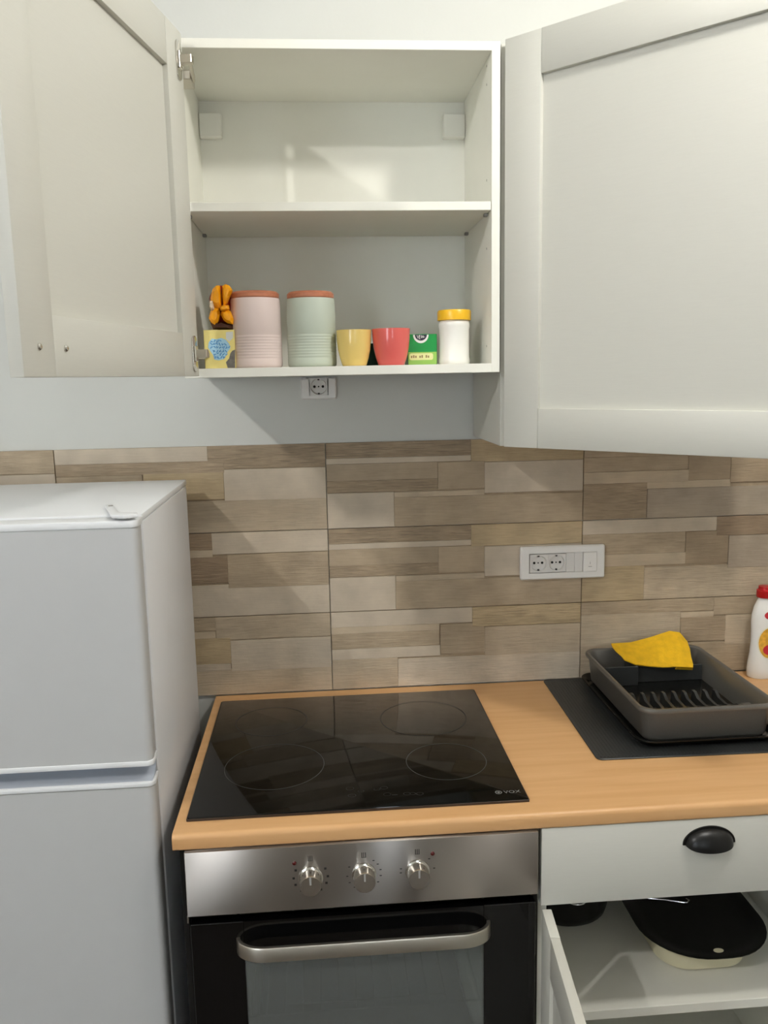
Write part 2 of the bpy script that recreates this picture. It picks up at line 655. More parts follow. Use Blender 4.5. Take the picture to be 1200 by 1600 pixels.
right1 = [(910, 1142, 678, 715.5, MID, .3), (910, 1076, 715.5, 738.5, MID, .3), (910, 1076, 738.5, 757, BEIGE, .2), (1076, 1142, 711, 750.5, WOOD, .3), (1142, 1290, 700, 753.5, WOOD, .4), (1011, 1142, 752.5, 764, BEIGE, .2), (910, 1011, 757, 810, WOOD, .7), (1011, 1300, 764, 806.5, GREY, .25)]
right2 = [(909, 1120, 814, 836, PALE, .15), (909, 1071, 836, 868.5, MID, .5), (909, 1071, 868.5, 887, BEIGE, .2), (1071, 1138, 831, 881, WOOD, .4), (1120, 1300, 804, 837, DARK, .6), (1138, 1300, 837, 887, GREY, .2), (908, 1006, 887, 938, TAN, .5), (1006, 1300, 887, 932.5, BEIGE, .5)]
right3 = [(907, 1115, 942, 962, MID, .6), (907, 1063, 962, 1000, BEIGE, .35), (1063, 1115, 957, 965, BEIGE, .2), (1063, 1133, 965, 1003, WOOD, .4), (1115, 1300, 931, 961, MID, .4), (1133, 1300, 961, 1007, BEIGE, .3), (1063, 1300, 1005, 1056, MID, .4), (907, 1063, 1000, 1064, BEIGE, .4)]


def lay_tile(col, row, strips):
    x0, x1 = TX[col] + .0008, TX[col + 1] - .0008
    z1, z0 = TZ[row] - .0008, TZ[row + 1] + .0008
    rnd = random.Random(col * 10 + row)
    base = obj('backsplash_tile', box(nbm(), x0, x1, -.0045, -.0002, z0, z1), 'tile_base', wall_back, smooth=False)
    for sx0, sx1, sz0, sz1, colr, grain in strips:
        # snap to the tile outline
        if abs(sx0 - x0) < .02:
            sx0 = x0
        if abs(sx1 - x1) < .02:
            sx1 = x1
        if abs(sz0 - z0) < .012:
            sz0 = z0
        if abs(sz1 - z1) < .012:
            sz1 = z1
        sx0, sx1, sz0, sz1 = max(sx0, x0), min(sx1, x1), max(sz0, z0), min(sz1, z1)
        if sx1 - sx0 < .01 or sz1 - sz0 < .004:
            continue
        d = rnd.uniform(.0072, .0086)
        g = .0001
        s = obj('stone_strip', box(nbm(), sx0 + g, sx1 - g, -d, -.004, sz0 + g, sz1 - g, .0006), 'stone', base, angle=20)
        k = rnd.uniform(.95, 1.05)
        s.color = (*[v * k for v in lin(colr)], grain)


base_centre = px_strips(centre1)
pats = {(2, 0): px_strips(left1), (2, 1): px_strips(left2), (2, 2): px_strips(left3), (3, 0): base_centre,
        (3, 1): [[a, b, c - .2, d - .2, e, g] for a, b, c, d, e, g in base_centre], (3, 2): px_strips(centre3),
        (4, 0): px_strips(right1), (4, 1): px_strips(right2), (4, 2): px_strips(right3)}
for col in range(1, 6):
    for row in range(3):
        if (col, row) in pats:
            s = pats[(col, row)]
        else:                                   # tiles out of view repeat the printed pattern
            dx = TX[col] - TX[3]
            dz = TZ[row] - TZ[0]
            s = [[a + dx, b + dx, c + dz, d + dz, MID if e == TAN else e, g] for a, b, c, d, e, g in base_centre]
        lay_tile(col, row, s)

# ------------------------------------------------------------------ cabinet helpers


def shaker_door(parent, M, wd, ht, th=.018, fr=.075, rec=.006, rec_in=.006, hinge_z=(), screws=(), front='cabinet_front'):
    """local x from the hinge edge, y from the outer to the inner face, z up"""
    d = obj('door', box(nbm(), fr - .006, wd - fr + .006, rec, th - rec_in, fr - .006, ht - fr + .006, 0, 1, M), front, parent, smooth=False)
    g = .0003
    obj('stile', box(nbm(), 0, fr - g, 0, th, 0, ht, .0012, 2, M), front, d)
    obj('stile', box(nbm(), wd - fr + g, wd, 0, th, 0, ht, .0012, 2, M), front, d)
    obj('rail', box(nbm(), fr, wd - fr, 0, th - .0004, 0, fr, .0012, 2, M), front, d)
    obj('rail', box(nbm(), fr, wd - fr, 0, th - .0004, ht - fr, ht, .0012, 2, M), front, d)
    for hz in hinge_z:
        bm = nbm()
        prism(bm, rrect(.012, .034, hz - .032, hz + .032, .009), 0, .0025, M @ Matrix(((1, 0, 0, 0), (0, 0, 1, th), (0, 1, 0, 0), (0, 0, 0, 1))), .0006)
        box(bm, .016, .030, th + .002, th + .006, hz - .014, hz + .014, .001, 1, M)
        h = obj('hinge', bm, 'chrome', d)
    for sx, sz in screws:
        Ms = M @ Matrix.Translation((sx, th, sz)) @ Matrix.Rotation(-math.pi / 2, 4, 'X')
        obj('screw', lathe(nbm(), [(.0042, -.0005), (.0042, .0012), (.003, .0026), (0, .003)], 16, Ms), 'chrome', d)
    return d


# ------------------------------------------------------------------ open wall cabinet over the hob
XL, XR, FD, ZB, ZT = -0.0036, 0.5955, -0.3065, 1.6237, 2.217
T = .016
BK = -.0145
cab = thing('wall_cabinet', 'white open wall cabinet above the hob holding canisters and cups', 'cabinet', ((XL + XR) / 2, -.15, ZB))
obj('side_panel', box(nbm(), XL, XL + T, FD, -.001, ZB, ZT, .0006), 'carcass', cab)
obj('side_panel', box(nbm(), XR - T, XR, FD, -.001, ZB, ZT, .0006), 'carcass', cab)
obj('top_panel', box(nbm(), XL + T, XR - T, FD, BK, ZT - T, ZT, .0006), 'carcass', cab)
obj('bottom_panel', box(nbm(), XL + T, XR - T, FD, BK, ZB, ZB + T + .001, .0006), 'carcass', cab)
obj('back_panel', box(nbm(), XL + T, XR - T, BK, BK + .003, ZB + T, ZT - T), 'carcass', cab, smooth=False)
SH0, SH1 = 1.9236, 1.9393
sh = obj('shelf', box(nbm(), XL + T + .0008, XR - T - .0008, FD + .002, BK - .001, SH0, SH1, .0006), 'carcass', cab)
for sx in (XL + T + .004, XR - T - .004):
    for sy in (-.27, -.06):
        obj('shelf_pin', box(nbm(), sx - .004, sx + .004, sy - .005, sy + .005, SH0 - .006, SH0 - .0002, .001), 'gasket', sh)
obj('hanger_cover', box(nbm(), XL + T + .0008, .0600, -.034, BK - .0005, 2.1245, 2.1735, .002), 'carcass_edge', cab)
obj('hanger_cover', box(nbm(), .5310, XR - T - .0008, -.034, BK - .0005, 2.1245, 2.1735, .002), 'carcass_edge', cab)
for z in (2.1897, 2.1571, 1.986, 1.860, 1.6749):
    Mh = Matrix.Translation((XR - T - .0002, -.262, z)) @ Matrix.Rotation(-math.pi / 2, 4, 'Y')
    obj('peg_hole', lathe(nbm(), [(.0022, 0), (.0022, .0003)], 10, Mh), 'gasket', cab)
th = math.radians(258.55)
e = Vector((math.cos(th), math.sin(th), 0))
n_in = Vector((-e.y, e.x, 0))
hp = Vector((.0275, -.333, 0)) - n_in * .018
MD = xf(e, n_in, (0, 0, 1), (hp.x, hp.y, 1.6265))
HZ = (1.667 - 1.6265, 2.163 - 1.6265)
shaker_door(cab, MD, .596, .588, rec=.005, rec_in=.009, hinge_z=HZ, screws=((.596 - .038, .036), (.596 - .038 - .064, .036)))
for hz in HZ:
    z = 1.6265 + hz
    bm = nbm()
    p0 = MD @ Vector((.023, .018 + .004, hz))
    # arm from the cup to the mounting plate on the side panel
    ax = Vector((.036, -.262, z)) - p0
    ln = ax.length
    ex = ax.normalized()
    ey = Vector((-ex.y, ex.x, 0))
    box(bm, .016, .030, .018 + .005, .018 + .026, hz - .0075, hz + .0075, .0015, 1, MD)
    p0 = MD @ Vector((.020, .018 + .020, hz))
    ax = Vector((.036, -.262, z)) - p0
    ln = ax.length
    ex = ax.normalized()
    ey = Vector((-ex.y, ex.x, 0))
    box(bm, 0, ln, -.003, .003, -.005, .005, .0012, 1, xf(ex, ey, (0, 0, 1), p0))
    box(bm, XL + T + .0003, .034, -.287, -.232, z - .008, z + .008, .0015)
    box(bm, XL + T + .0002, XL + T + .003, -.275, -.250, z - .022, z + .022, .001)
    obj('hinge_arm', bm, 'nickel', cab)

# ------------------------------------------------------------------ taller wall cabinet with its door swung half open
RL, RR, RF, RB, RT = 0.6005, 1.2000, -.290, 1.4793, 2.2185
cab2 = thing('wall_cabinet', 'taller wall cabinet right of the open shelves, its grey framed door standing half open', 'cabinet', ((RL + RR) / 2, -.14, RB))
obj('side_panel', box(nbm(), RL, RL + T, RF, -.001, RB, RT, .0006), 'cabinet_front', cab2)
obj('side_panel', box(nbm(), RR - T, RR, RF, -.001, RB, RT, .0006), 'cabinet_front', cab2)
obj('top_panel', box(nbm(), RL + T, RR - T, RF, BK, RT - T, RT, .0006), 'carcass', cab2)
obj('bottom_panel', box(nbm(), RL + T, RR - T, RF, BK, RB, RB + T, .0006), 'carcass', cab2)
obj('back_panel', box(nbm(), RL + T, RR - T, BK, BK + .003, RB + T, RT - T), 'carcass', cab2, smooth=False)
for z in (1.72, 1.96):
    obj('shelf', box(nbm(), RL + T + .0008, RR - T - .0008, RF + .01, BK - .001, z, z + T, .0006), 'carcass', cab2)
a = math.radians(-45)
e = Vector((math.cos(a), math.sin(a), 0))
n_in = Vector((-e.y, e.x, 0))
shaker_door(cab2, xf(e, n_in, (0, 0, 1), (.6035, -.3085, RB)), .596, RT - RB + .001, rec=.009, rec_in=.005, hinge_z=(.09, .65))

# ------------------------------------------------------------------ worktop with a cut-out for the sink
WL, WR, WF, WZ, WT = -.0187, 1.90, -.623, .88, .028


def top_profile(y0, y1, round_front):
    if not round_front:
        return [(y0, WZ - WT), (y1, WZ - WT), (y1, WZ), (y0, WZ)]
    pts = [(y1, WZ - WT), (y1, WZ)]
    r = .009
    for k in range(7):
        an = math.radians(90 + 90 * k / 6)
        pts.append((y0 + r + r * math.cos(an), WZ - r + r * math.sin(an)))
    r2 = .004
    for k in range(4):
        an = math.radians(180 + 90 * k / 3)
        pts.append((y0 + r2 + r2 * math.cos(an), WZ - WT + r2 + r2 * math.sin(an)))
    return pts


bm = nbm()
for x0, x1, y0, y1, rf in ((WL, 1.34, WF, -.0095, True), (1.34, 1.72, WF, -.50, True), (1.34, 1.72, -.14, -.0095, False), (1.72, WR, WF, -.0095, True)):
    pr = top_profile(y0, y1, rf)
    loft(bm, [[(x0, y, z) for y, z in pr], [(x1, y, z) for y, z in pr]])
single('worktop', bm, 'worktop', 'beech wood laminate worktop with rounded front edge', 'worktop', (.94, -.31, WZ - WT))

# sink to the right, only its rim reaches the frame
sk = thing('sink', 'stainless steel sink let into the right end of the worktop', 'sink', (1.52, -.32, .70))
bm = nbm()
o1 = rrect(1.286, 1.80, -.545, -.088, .03)
o2 = rrect(1.35, 1.71, -.49, -.15, .05)
loft(bm, [[(x, y, .8812) for x, y in o1], [(x, y, .8845) for x, y in o1], [(x, y, .8845) for x, y in rrect(1.292, 1.794, -.539, -.094, .03)], [(x, y, .8825) for x, y in rrect(1.30, 1.786, -.531, -.102, .03)],
          [(x, y, .8825) for x, y in o2], [(x, y, .72) for x, y in rrect(1.36, 1.70, -.48, -.16, .06)], [(x, y, .705) for x, y in rrect(1.39, 1.67, -.45, -.19, .05)]], cap=False)
t = nbm()
vsx = [t.verts.new((x, y, .705)) for x, y in rrect(1.39, 1.67, -.45, -.19, .05)]
t.faces.new(vsx)
merge(bm, t)
obj('basin', bm, 'stainless_sink', sk)
obj('drain', lathe(nbm(), [(.03, .7055), (.03, .708), (.02, .7065), (0, .7065)], 24, Matrix.Translation((1.53, -.32, 0))), 'chrome', sk)

# ------------------------------------------------------------------ hob
HX0, HX1, HY1, HY0 = 0.0, 0.59, -.0575, -.5805
hob = thing('hob', 'black glass ceramic hob with four faint cooking rings', 'hob', (.295, -.32, WZ))
obj('glass_plate', prism(nbm(), rrect(HX0, HX1, HY0, HY1, .006, 4), WZ + .0005, WZ + .006, None, .0012, 2), 'hob_glass', hob)
bm = nbm()
box(bm, HX0 - .0006, HX1 + .0006, HY0 - .001, HY0, WZ + .0004, WZ + .0048, .0003)
box(bm, HX1, HX1 + .001, HY0, HY1, WZ + .0004, WZ + .0048, .0003)
box(bm, HX0 - .001, HX0, HY0, HY1, WZ + .0004, WZ + .0048, .0003)
obj('edge_trim', bm, 'hob_rim', hob)
HT = WZ + .0062
for cx, cy, r, m_ in ((.139, -.401, .0955, 'hob_print'), (.4685, -.4195, .0775, 'hob_print'), (.1215, -.187, .077, 'hob_print_faint'), (.4505, -.2095, .0935, 'hob_print_faint')):
    obj('cooking_ring', ringflat(nbm(), cx, cy, HT, r, .0012), m_, hob)
bm = nbm()
for q in ((543, 1232, .0075), (546, 1243, .0075), (560, 1236, .006), (585, 1233, .006), (596, 1231, .007), (601, 1241, .007), (632, 1240, .0065), (641, 1240, .0055), (652, 1240, .0065)):
    p = pix(q[0] + 4, q[1], 2, HT)
    ringflat(bm, p.x, p.y, HT, q[2], .0010, 20, .8)
p = pix(617, 1242, 2, HT)
box(bm, p.x - .005, p.x + .005, p.y - .001, p.y + .001, HT - .00005, HT + .00005)
obj('touch_symbols', bm, 'hob_print_faint', hob)
bm = nbm()
lg = pix(779, 1238, 2, HT)
ringflat(bm, lg.x, lg.y, HT, .0062, .0018, 28)
lathe(bm, [(.0026, 0), (.0026, .0001)], 16, Matrix.Translation((lg.x, lg.y, HT - .00005)))
merge(bm, text_bm('VOX', .0135, Matrix.Translation((lg.x + .009, lg.y - .0048, HT)) @ Matrix.Diagonal((1.05, 1, 1, 1)), .00003))
obj('logo', bm, 'logo_grey', hob, smooth=False, label='grey round emblem and lettering on the hob')

# ------------------------------------------------------------------ built-in oven
OX0, OX1 = 0.0, .595
OY = -.628
oven = thing('oven', 'built-in oven with steel control panel, three knobs and black glass door', 'oven', (.2975, -.34, .15))
cp0, cp1 = .7345, .8505
obj('control_panel', box(nbm(), OX0, OX1, OY, OY + .02, cp0, cp1, .0012, 2), 'brushed_steel', oven, uv=True)
obj('end_trim', box(nbm(), OX0 - .0012, OX0 + .0012, OY + .001, OY + .02, cp0 - .012, cp0, .0005), 'brushed_steel', oven, uv=True)
bm = nbm()
box(bm, .008, .587, OY + .02, -.05, .16, .84)
bmesh.ops.delete(bm, geom=[f_ for f_ in bm.faces if f_.normal.y < -.9], context='FACES')
obj('casing', bm, 'black_plastic', oven, smooth=False)
# cavity
cx0, cx1, cy0, cy1, cz0, cz1 = .075, .520, -.605, -.16, .245, .672
bm = nbm()
box(bm, cx0, cx1, cy0, cy1, cz0, cz1)
bmesh.ops.delete(bm, geom=[f_ for f_ in bm.faces if f_.normal.y < -.9], context='FACES')
bmesh.ops.reverse_faces(bm, faces=list(bm.faces))
obj('cavity', bm, 'oven_cavity', oven, smooth=False)
# door of black glass around a clear window
DY0, DY1, dz0, dz1 = -.626, -.606, .175, .7185
wx0, wx1, wz0, wz1 = .0915, .5005, .285, .660
bm = nbm()
box(bm, OX0 + .003, wx0, DY0, DY1, dz0, dz1, .001)
box(bm, wx1, OX1 - .003, DY0, DY1, dz0, dz1, .001)
box(bm, wx0, wx1, DY0, DY1, wz1, dz1)
box(bm, wx0, wx1, DY0, DY1, dz0, wz0)
dr = obj('door', bm, 'oven_glass', oven, smooth=False)
obj('window_pane', box(nbm(), wx0, wx1, DY0 + .0003, DY0 + .004, wz0, wz1), 'oven_window_glass', dr, smooth=False)
# bowed flat band handle
hx0, hx1, hzb, hzt = .078, .5125, .6655, .6905
path = []
rr = .036
for k in range(9):
    an = math.radians(180 + 90 * k / 8)
    path.append((hx0 + .052 + .052 * math.cos(an), DY0 + .001 + rr * math.sin(an)))
for k in range(9):
    an = math.radians(270 + 90 * k / 8)
    path.append((hx1 - .052 + .052 * math.cos(an), DY0 + .001 + rr * math.sin(an)))
inner = []
for i, (x, y) in enumerate(path):
    a_ = Vector(path[max(i - 1, 0)])
    b_ = Vector(path[min(i + 1, len(path) - 1)])
    d_ = (b_ - a_).normalized()
    inner.append((x - d_.y * .0065, y + d_.x * .0065))
rings = []
for (x, y), (xi, yi) in zip(path, inner):
    rings.append([(x, y, hzb), (x, y, hzt - .002), (x * .8 + xi * .2, y * .8 + yi * .2, hzt), (xi, yi, hzt), (xi, yi, hzb)])
obj('handle', loft(nbm(), rings), 'nickel', dr, angle=50)
# knobs
for i, kx in enumerate((.2070, .2965, .3870)):
    kz = .7935
    Mk = Matrix.Translation((kx, OY, kz)) @ Matrix.Rotation(math.pi / 2, 4, 'X')
    kn = obj('knob', lathe(nbm(), [(.0205, 0), (.0205, .004), (.0182, .005), (.0182, .025), (.0172, .0275), (0, .0275)], 40, Mk), 'chrome', oven)
    obj('pointer_notch', box(nbm(), kx - .0016, kx + .0016, OY - .0281, OY - .0268, kz + .003, kz + .0165, .0004), 'gasket', kn)
    bm = nbm()
    for angd in ((150, 180, 205, 30, 0, -25, 235, 305) if i == 0 else (150, 185, 210, 55, 35, 12, -10, -35, 235) if i == 1 else (170, 185, 45, 5)):
        an = math.radians(angd)
        mx_, mz_ = kx + .0285 * math.cos(an), kz + .0285 * math.sin(an)
        if i == 0:
            box(bm, mx_ - .002, mx_ + .002, OY - .0003, OY, mz_ - .002, mz_ + .002)
        else:
            box(bm, mx_ - .0018, mx_ + .0018, OY - .0003, OY, mz_ - .0008, mz_ + .0008)
    for s in (-.003, 0, .003):
        box(bm, kx + s - .0007, kx + s + .0007, OY - .0003, OY, kz + .030, kz + .039)
    box(bm, kx - .004, kx + .004, OY - .0003, OY, kz + .0295, kz + .0302)
    ks = obj('knob_scale', bm, 'mark_black', oven, smooth=False)
    ks['kind'] = 'stuff'
for ix, iz in ((.1807, .8211), (.413, .8229)):
    Mk = Matrix.Translation((ix, OY, iz)) @ Matrix.Rotation(math.pi / 2, 4, 'X')
    obj('indicator_light', lathe(nbm(), [(.0036, 0), (.0036, .001), (.002, .002), (0, .0022)], 16, Mk), 'red_lens', oven)


# wire shelves inside the oven
def oven_rack(z):
    bm = nbm()
    pts = [(cx0 + .012, -.55, z), (cx1 - .012, -.55, z), (cx1 - .012, -.2, z), (cx0 + .012, -.2, z)]
    tube(bm, pts, .0022, 6, True)
    for k in range(12):
        x = cx0 + .04 + k * (cx1 - cx0 - .08) / 11
        tube(bm, [(x, -.55, z), (x, -.2, z)], .0012, 5)
    # raised front guard
    tube(bm, [(cx0 + .075, -.55, z), (cx0 + .075, -.55, z + .014), (cx0 + .079, -.55, z + .018), (cx1 - .079, -.55, z + .018), (cx1 - .075, -.55, z + .014), (cx1 - .075, -.55, z)], .0018, 6)
    obj('wire_rack', bm, 'wire_steel', oven)


oven_rack(.600)
oven_rack(.475)
bm = nbm()
box(bm, cx0 + .01, cx1 - .01, -.56, -.19, .340, .343)
for a_, b_ in ((-.562, -.556), (-.194, -.188)):
    box(bm, cx0 + .01, cx1 - .01, a_, b_, .340, .365)
obj('baking_tray', bm, 'pot_black', oven, smooth=False)

# oven housing
hs = thing('oven_housing', 'dark cabinet shell around the built-in oven', 'cabinet', (.2975, -.3, 0))
obj('side_panel', box(nbm(), -.012, -.002, -.60, -.02, .10, WZ - WT - .001, .0006), 'black_plastic', hs)
obj('base_panel', box(nbm(), -.002, .5985, -.60, -.02, .10, .118, .0006), 'carcass', hs)
obj('plinth', box(nbm(), -.012, .5985, -.55, -.53, 0, .10, .001), 'cabinet_front', hs)

# ------------------------------------------------------------------ base cabinet with drawer and open door
BX0, BX1, BF = .6020, 1.1985, -.600
bc = thing('base_cabinet', 'grey base cabinet with cup-handled drawer and lower door standing open', 'cabinet', ((BX0 + BX1) / 2, -.3, 0))
obj('side_panel', box(nbm(), BX0, BX0 + T, BF, -.02, .10, WZ - WT - .001, .0006), 'carcass', bc)
obj('side_panel', box(nbm(), BX1 - T, BX1, BF, -.02, .10, WZ - WT - .001, .0006), 'carcass', bc)
obj('base_panel', box(nbm(), BX0 + T, BX1 - T, BF, -.02, .10, .116, .0006), 'carcass', bc)
obj('back_panel', box(nbm(), BX0 + T, BX1 - T, -.0195, -.0165, .10, WZ - WT - .001), 'carcass', bc, smooth=False)
obj('plinth', box(nbm(), BX0, BX1, -.55, -.53, 0, .0995, .001), 'cabinet_front', bc)
SZ = .4450
obj('shelf', box(nbm(), BX0 + T + .0008, BX1 - T - .0008, -.565, -.0205, SZ - .019, SZ, .0008), 'carcass', bc)
obj('drawer_runner_board', box(nbm(), BX0 + T, BX1 - T, BF, -.02, .708, .722, .0006), 'carcass', bc)
df = obj('drawer_front', box(nbm(), .6025, 1.1985, -.6205, -.6025, .7065, .8510, .0012, 2), 'cabinet_front', bc)
# cup handle: quarter dome open at the bottom, on a thin flange
bm = nbm()
t = nbm()
hxc, hzc, ha, hb, hc = .8990, .8055, .0425, .0290, .0240
NU, NV = 20, 8
grid = []
for i in range(NU + 1):
    u = math.pi * i / NU
    grid.append([t.verts.new((hxc + ha * math.cos(u), -.6208 - hc * math.sin(u) ** .8 * math.sin(math.pi / 2 * j / NV), hzc + hb * math.sin(u) ** .8 * math.cos(math.pi / 2 * j / NV) - .006 * math.sin(u) * (j / NV) ** 2)) for j in range(NV + 1)])
for i in range(NU):
    for j in range(NV):
        t.faces.new((grid[i][j], grid[i + 1][j], grid[i + 1][j + 1], grid[i][j + 1]))
bmesh.ops.remove_doubles(t, verts=list(t.verts), dist=1e-6)
bmesh.ops.recalc_face_normals(t, faces=list(t.faces))
bmesh.ops.solidify(t, geom=list(t.faces), thickness=.0018)
merge(bm, t)
fl = [(hxc + .0470 * math.cos(math.pi * k / 24), hzc + .0330 * math.sin(math.pi * k / 24)) for k in range(25)]
fl2 = [(hxc + .0405 * math.cos(math.pi * k / 24), hzc + .0270 * math.sin(math.pi * k / 24)) for k in range(24, -1, -1)]
prism(bm, fl + fl2, .6206, .6232, Matrix(((1, 0, 0, 0), (0, 0, -1, 0), (0, 1, 0, 0), (0, 0, 0, 1))))
obj('cup_handle', bm, 'black_plastic', df, label='black half-round cup handle')
e = Vector((-.082, -.9966, 0))
n_in = Vector((-e.y, e.x, 0))
shaker_door(bc, xf(e, n_in, (0, 0, 1), (.6035, -.6235, .1035)), .594, .599, th=.0165, hinge_z=(.09, .51))

# sink cabinet further right
sc_ = thing('base_cabinet', 'closed grey base cabinet under the sink at the right', 'cabinet', (1.5, -.3, 0))
obj('side_panel', box(nbm(), 1.2000, 1.216, BF, -.02, .10, .66, .0006), 'carcass', sc_)
obj('side_panel', box(nbm(), 1.884, 1.90, BF, -.02, .10, .66, .0006), 'carcass', sc_)
obj('base_panel', box(nbm(), 1.216, 1.884, BF, -.02, .10, .116, .0006), 'carcass', sc_)
obj('plinth', box(nbm(), 1.20, 1.90, -.55, -.53, 0, .0995, .001), 'cabinet_front', sc_)
for x0, x1 in ((1.2015, 1.548), (1.552, 1.8985)):
    shaker_door(sc_, xf((1, 0, 0), (0, 1, 0), (0, 0, 1), (x0, -.6205, .1035)), x1 - x0, .745)

# ------------------------------------------------------------------ fridge
FX0, FX1 = -.595, -.050
fr_ = thing('fridge', 'white fridge freezer with two doors left of the worktop', 'fridge', ((FX0 + FX1) / 2, -.31, 0))
obj('body', box(nbm(), FX0, FX1, -.533, -.072, .02, 1.392, .003, 2), 'fridge_white', fr_)
obj('top_cover', box(nbm(), FX0, FX1, -.536, -.066, 1.3925, 1.4045, .003, 2), 'fridge_plastic', fr_)
obj('gasket', box(nbm(), FX0 + .006, FX1 - .004, -.5395, -.533, .06, 1.388), 'gasket', fr_, smooth=False)
DFY, DBY = -.583, -.5395


def fridge_door(z0, z1):
    out = rrect(FX0, FX1, DFY, DBY, .001, 1)
    out = []
    r = .012
    for cx, cy, a0 in ((FX1 - .002, DBY - .002, 0), (FX0 + .002, DBY - .002, 90)):
        out.append((cx, cy))
    for k in range(7):
        an = math.radians(180 + 90 * k / 6)
        out.append((FX0 + r + r * math.cos(an), DFY + r + r * math.sin(an)))
    for k in range(7):
        an = math.radians(270 + 90 * k / 6)
        out.append((FX1 - r + r * math.cos(an), DFY + r + r * math.sin(an)))
    return prism(nbm(), out, z0, z1)


def trim_outline(grow=.0016, r=.012):
    out = [(FX1 + grow - .001, DBY - .002), (FX0 - grow + .001, DBY - .002)]
    for k in range(7):
        an = math.radians(180 + 90 * k / 6)
        out.append((FX0 - grow + r + r * math.cos(an), DFY - grow + r + r * math.sin(an)))
    for k in range(7):
        an = math.radians(270 + 90 * k / 6)
        out.append((FX1 + grow - r + r * math.cos(an), DFY - grow + r + r * math.sin(an)))
    return out


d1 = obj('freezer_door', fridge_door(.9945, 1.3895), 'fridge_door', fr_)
obj('door_trim', prism(nbm(), trim_outline(), 1.3895, 1.4015, None, .0018, 2), 'fridge_plastic', d1)
obj('door_trim', prism(nbm(), trim_outline(), .9855, .9945, None, .0012, 2), 'fridge_plastic', d1)
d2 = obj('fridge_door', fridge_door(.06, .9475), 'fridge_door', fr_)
obj('trim_joint', prism(nbm(), trim_outline(-.001), .9475, .9490), 'gasket', d2)
obj('door_trim', prism(nbm(), trim_outline(), .9490, .9570, None, .0012, 2), 'fridge_plastic', d2)
# finger grip: a slope rising from the trim towards the body
bm = nbm()
pr = [(-.579, .9572), (-.5405, .9572), (-.5405, .9815), (-.5430, .9815), (-.5450, .9680), (-.5560, .9610), (-.572, .9585)]
loft(bm, [[(FX0 + .002, y, z) for y, z in pr], [(FX1 - .003, y, z) for y, z in pr]])
obj('grip_recess', bm, 'fridge_grip_shade', d2)
obj('hinge_pin', lathe(nbm(), [(.005, .9805), (.005, .9843)], 14, Matrix.Translation((-.085, -.555, 0))), 'gasket', fr_)
obj('hinge_bracket', box(nbm(), -.125, -.072, -.563, -.541, .9803, .9838, .0006), 'gasket', fr_)
# bent hinge cover on top
bm = nbm()
ol = [(-.128, -.462), (-.116, -.458), (-.082, -.555), (-.052, -.562), (-.048, -.580), (-.066, -.590), (-.088, -.582)]
prism(bm, ol, 1.4052, 1.4115, None, .0018, 2)
hc_ = obj('hinge_cover', bm, 'fridge_plastic', fr_)
obj('screw', lathe(nbm(), [(.004, 1.4112), (.004, 1.4126), (0, 1.4130)], 12, Matrix.Translation((-.112, -.486, 0))), 'gasket', hc_)
for fx in (FX0 + .04, FX1 - .04):
    for fy in (-.50, -.11):
        obj('foot', lathe(nbm(), [(.018, 0), (.018, .0205)], 16, Matrix.Translation((fx, fy, 0))), 'black_plastic', fr_)

# ------------------------------------------------------------------ sockets


def socket(parent, cx, cz, yf, half=.0215, r=.0190):
    """recessed round socket in a square insert"""
    M = Matrix(((1, 0, 0, cx), (0, 0, -1, yf), (0, 1, 0, cz), (0, 0, 0, 1)))
    seg = 40
    t = nbm()

    def sq(k):
        an = 2 * math.pi * k / seg
        c_, s_ = math.cos(an), math.sin(an)
        m_ = half / max(abs(c_), abs(s_))
        return (c_ * m_, s_ * m_)
    rings = [[(*sq(k), -.002) for k in range(seg)], [(*sq(k), .0012) for k in range(seg)]]
    for rad, z in ((r, .0012), (r - .001, -.0052), (r - .006, -.0056), (.0001, -.0056)):
        rings.append([(rad * math.cos(2 * math.pi * k / seg), rad * math.sin(2 * math.pi * k / seg), z) for k in range(seg)])
    s = obj('socket_insert', loft(nbm(), rings, M, cap=False), 'outlet_inner', parent, angle=30)
    for hx, hr in ((-.0095, .0030), (0, .0017), (.0095, .0030)):
        obj('pin_hole', lathe(nbm(), [(hr, -.0057), (hr, -.0050)], 12, M @ Matrix.Translation((hx, 0, 0))), 'dark_hole', s)
    for s_ in (-1, 1):
        obj('earth_clip', box(nbm(), -.0022, .0022, s_ * (r - .0005) - .0035 * (s_ > 0), s_ * (r - .0005) + .0035 * (s_ < 0), -.0050, -.0016, .0004, 1, M), 'mark_black', s)


def plate_hole(bm, x0, x1, z0, z1, y_back, y_front, bx0, bx1, bz0, bz1):
    """bevelled frame around a rectangular opening"""
    def ring(a0, a1, c0, c1, y, rad):
        return [(x, y, z) for x, z in rrect(a0, a1, c0, c1, rad, 4)]
    loft(bm, [ring(x0, x1, z0, z1, y_back, .004), ring(x0, x1, z0, z1, y_front + .003, .004), ring(x0 + .003, x1 - .003, z0 + .003, z1 - .003, y_front, .004),
              ring(bx0, bx1, bz0, bz1, y_front, .0008), ring(bx0, bx1, bz0, bz1, y_front + .006, .0008)], cap=False)
    return bm


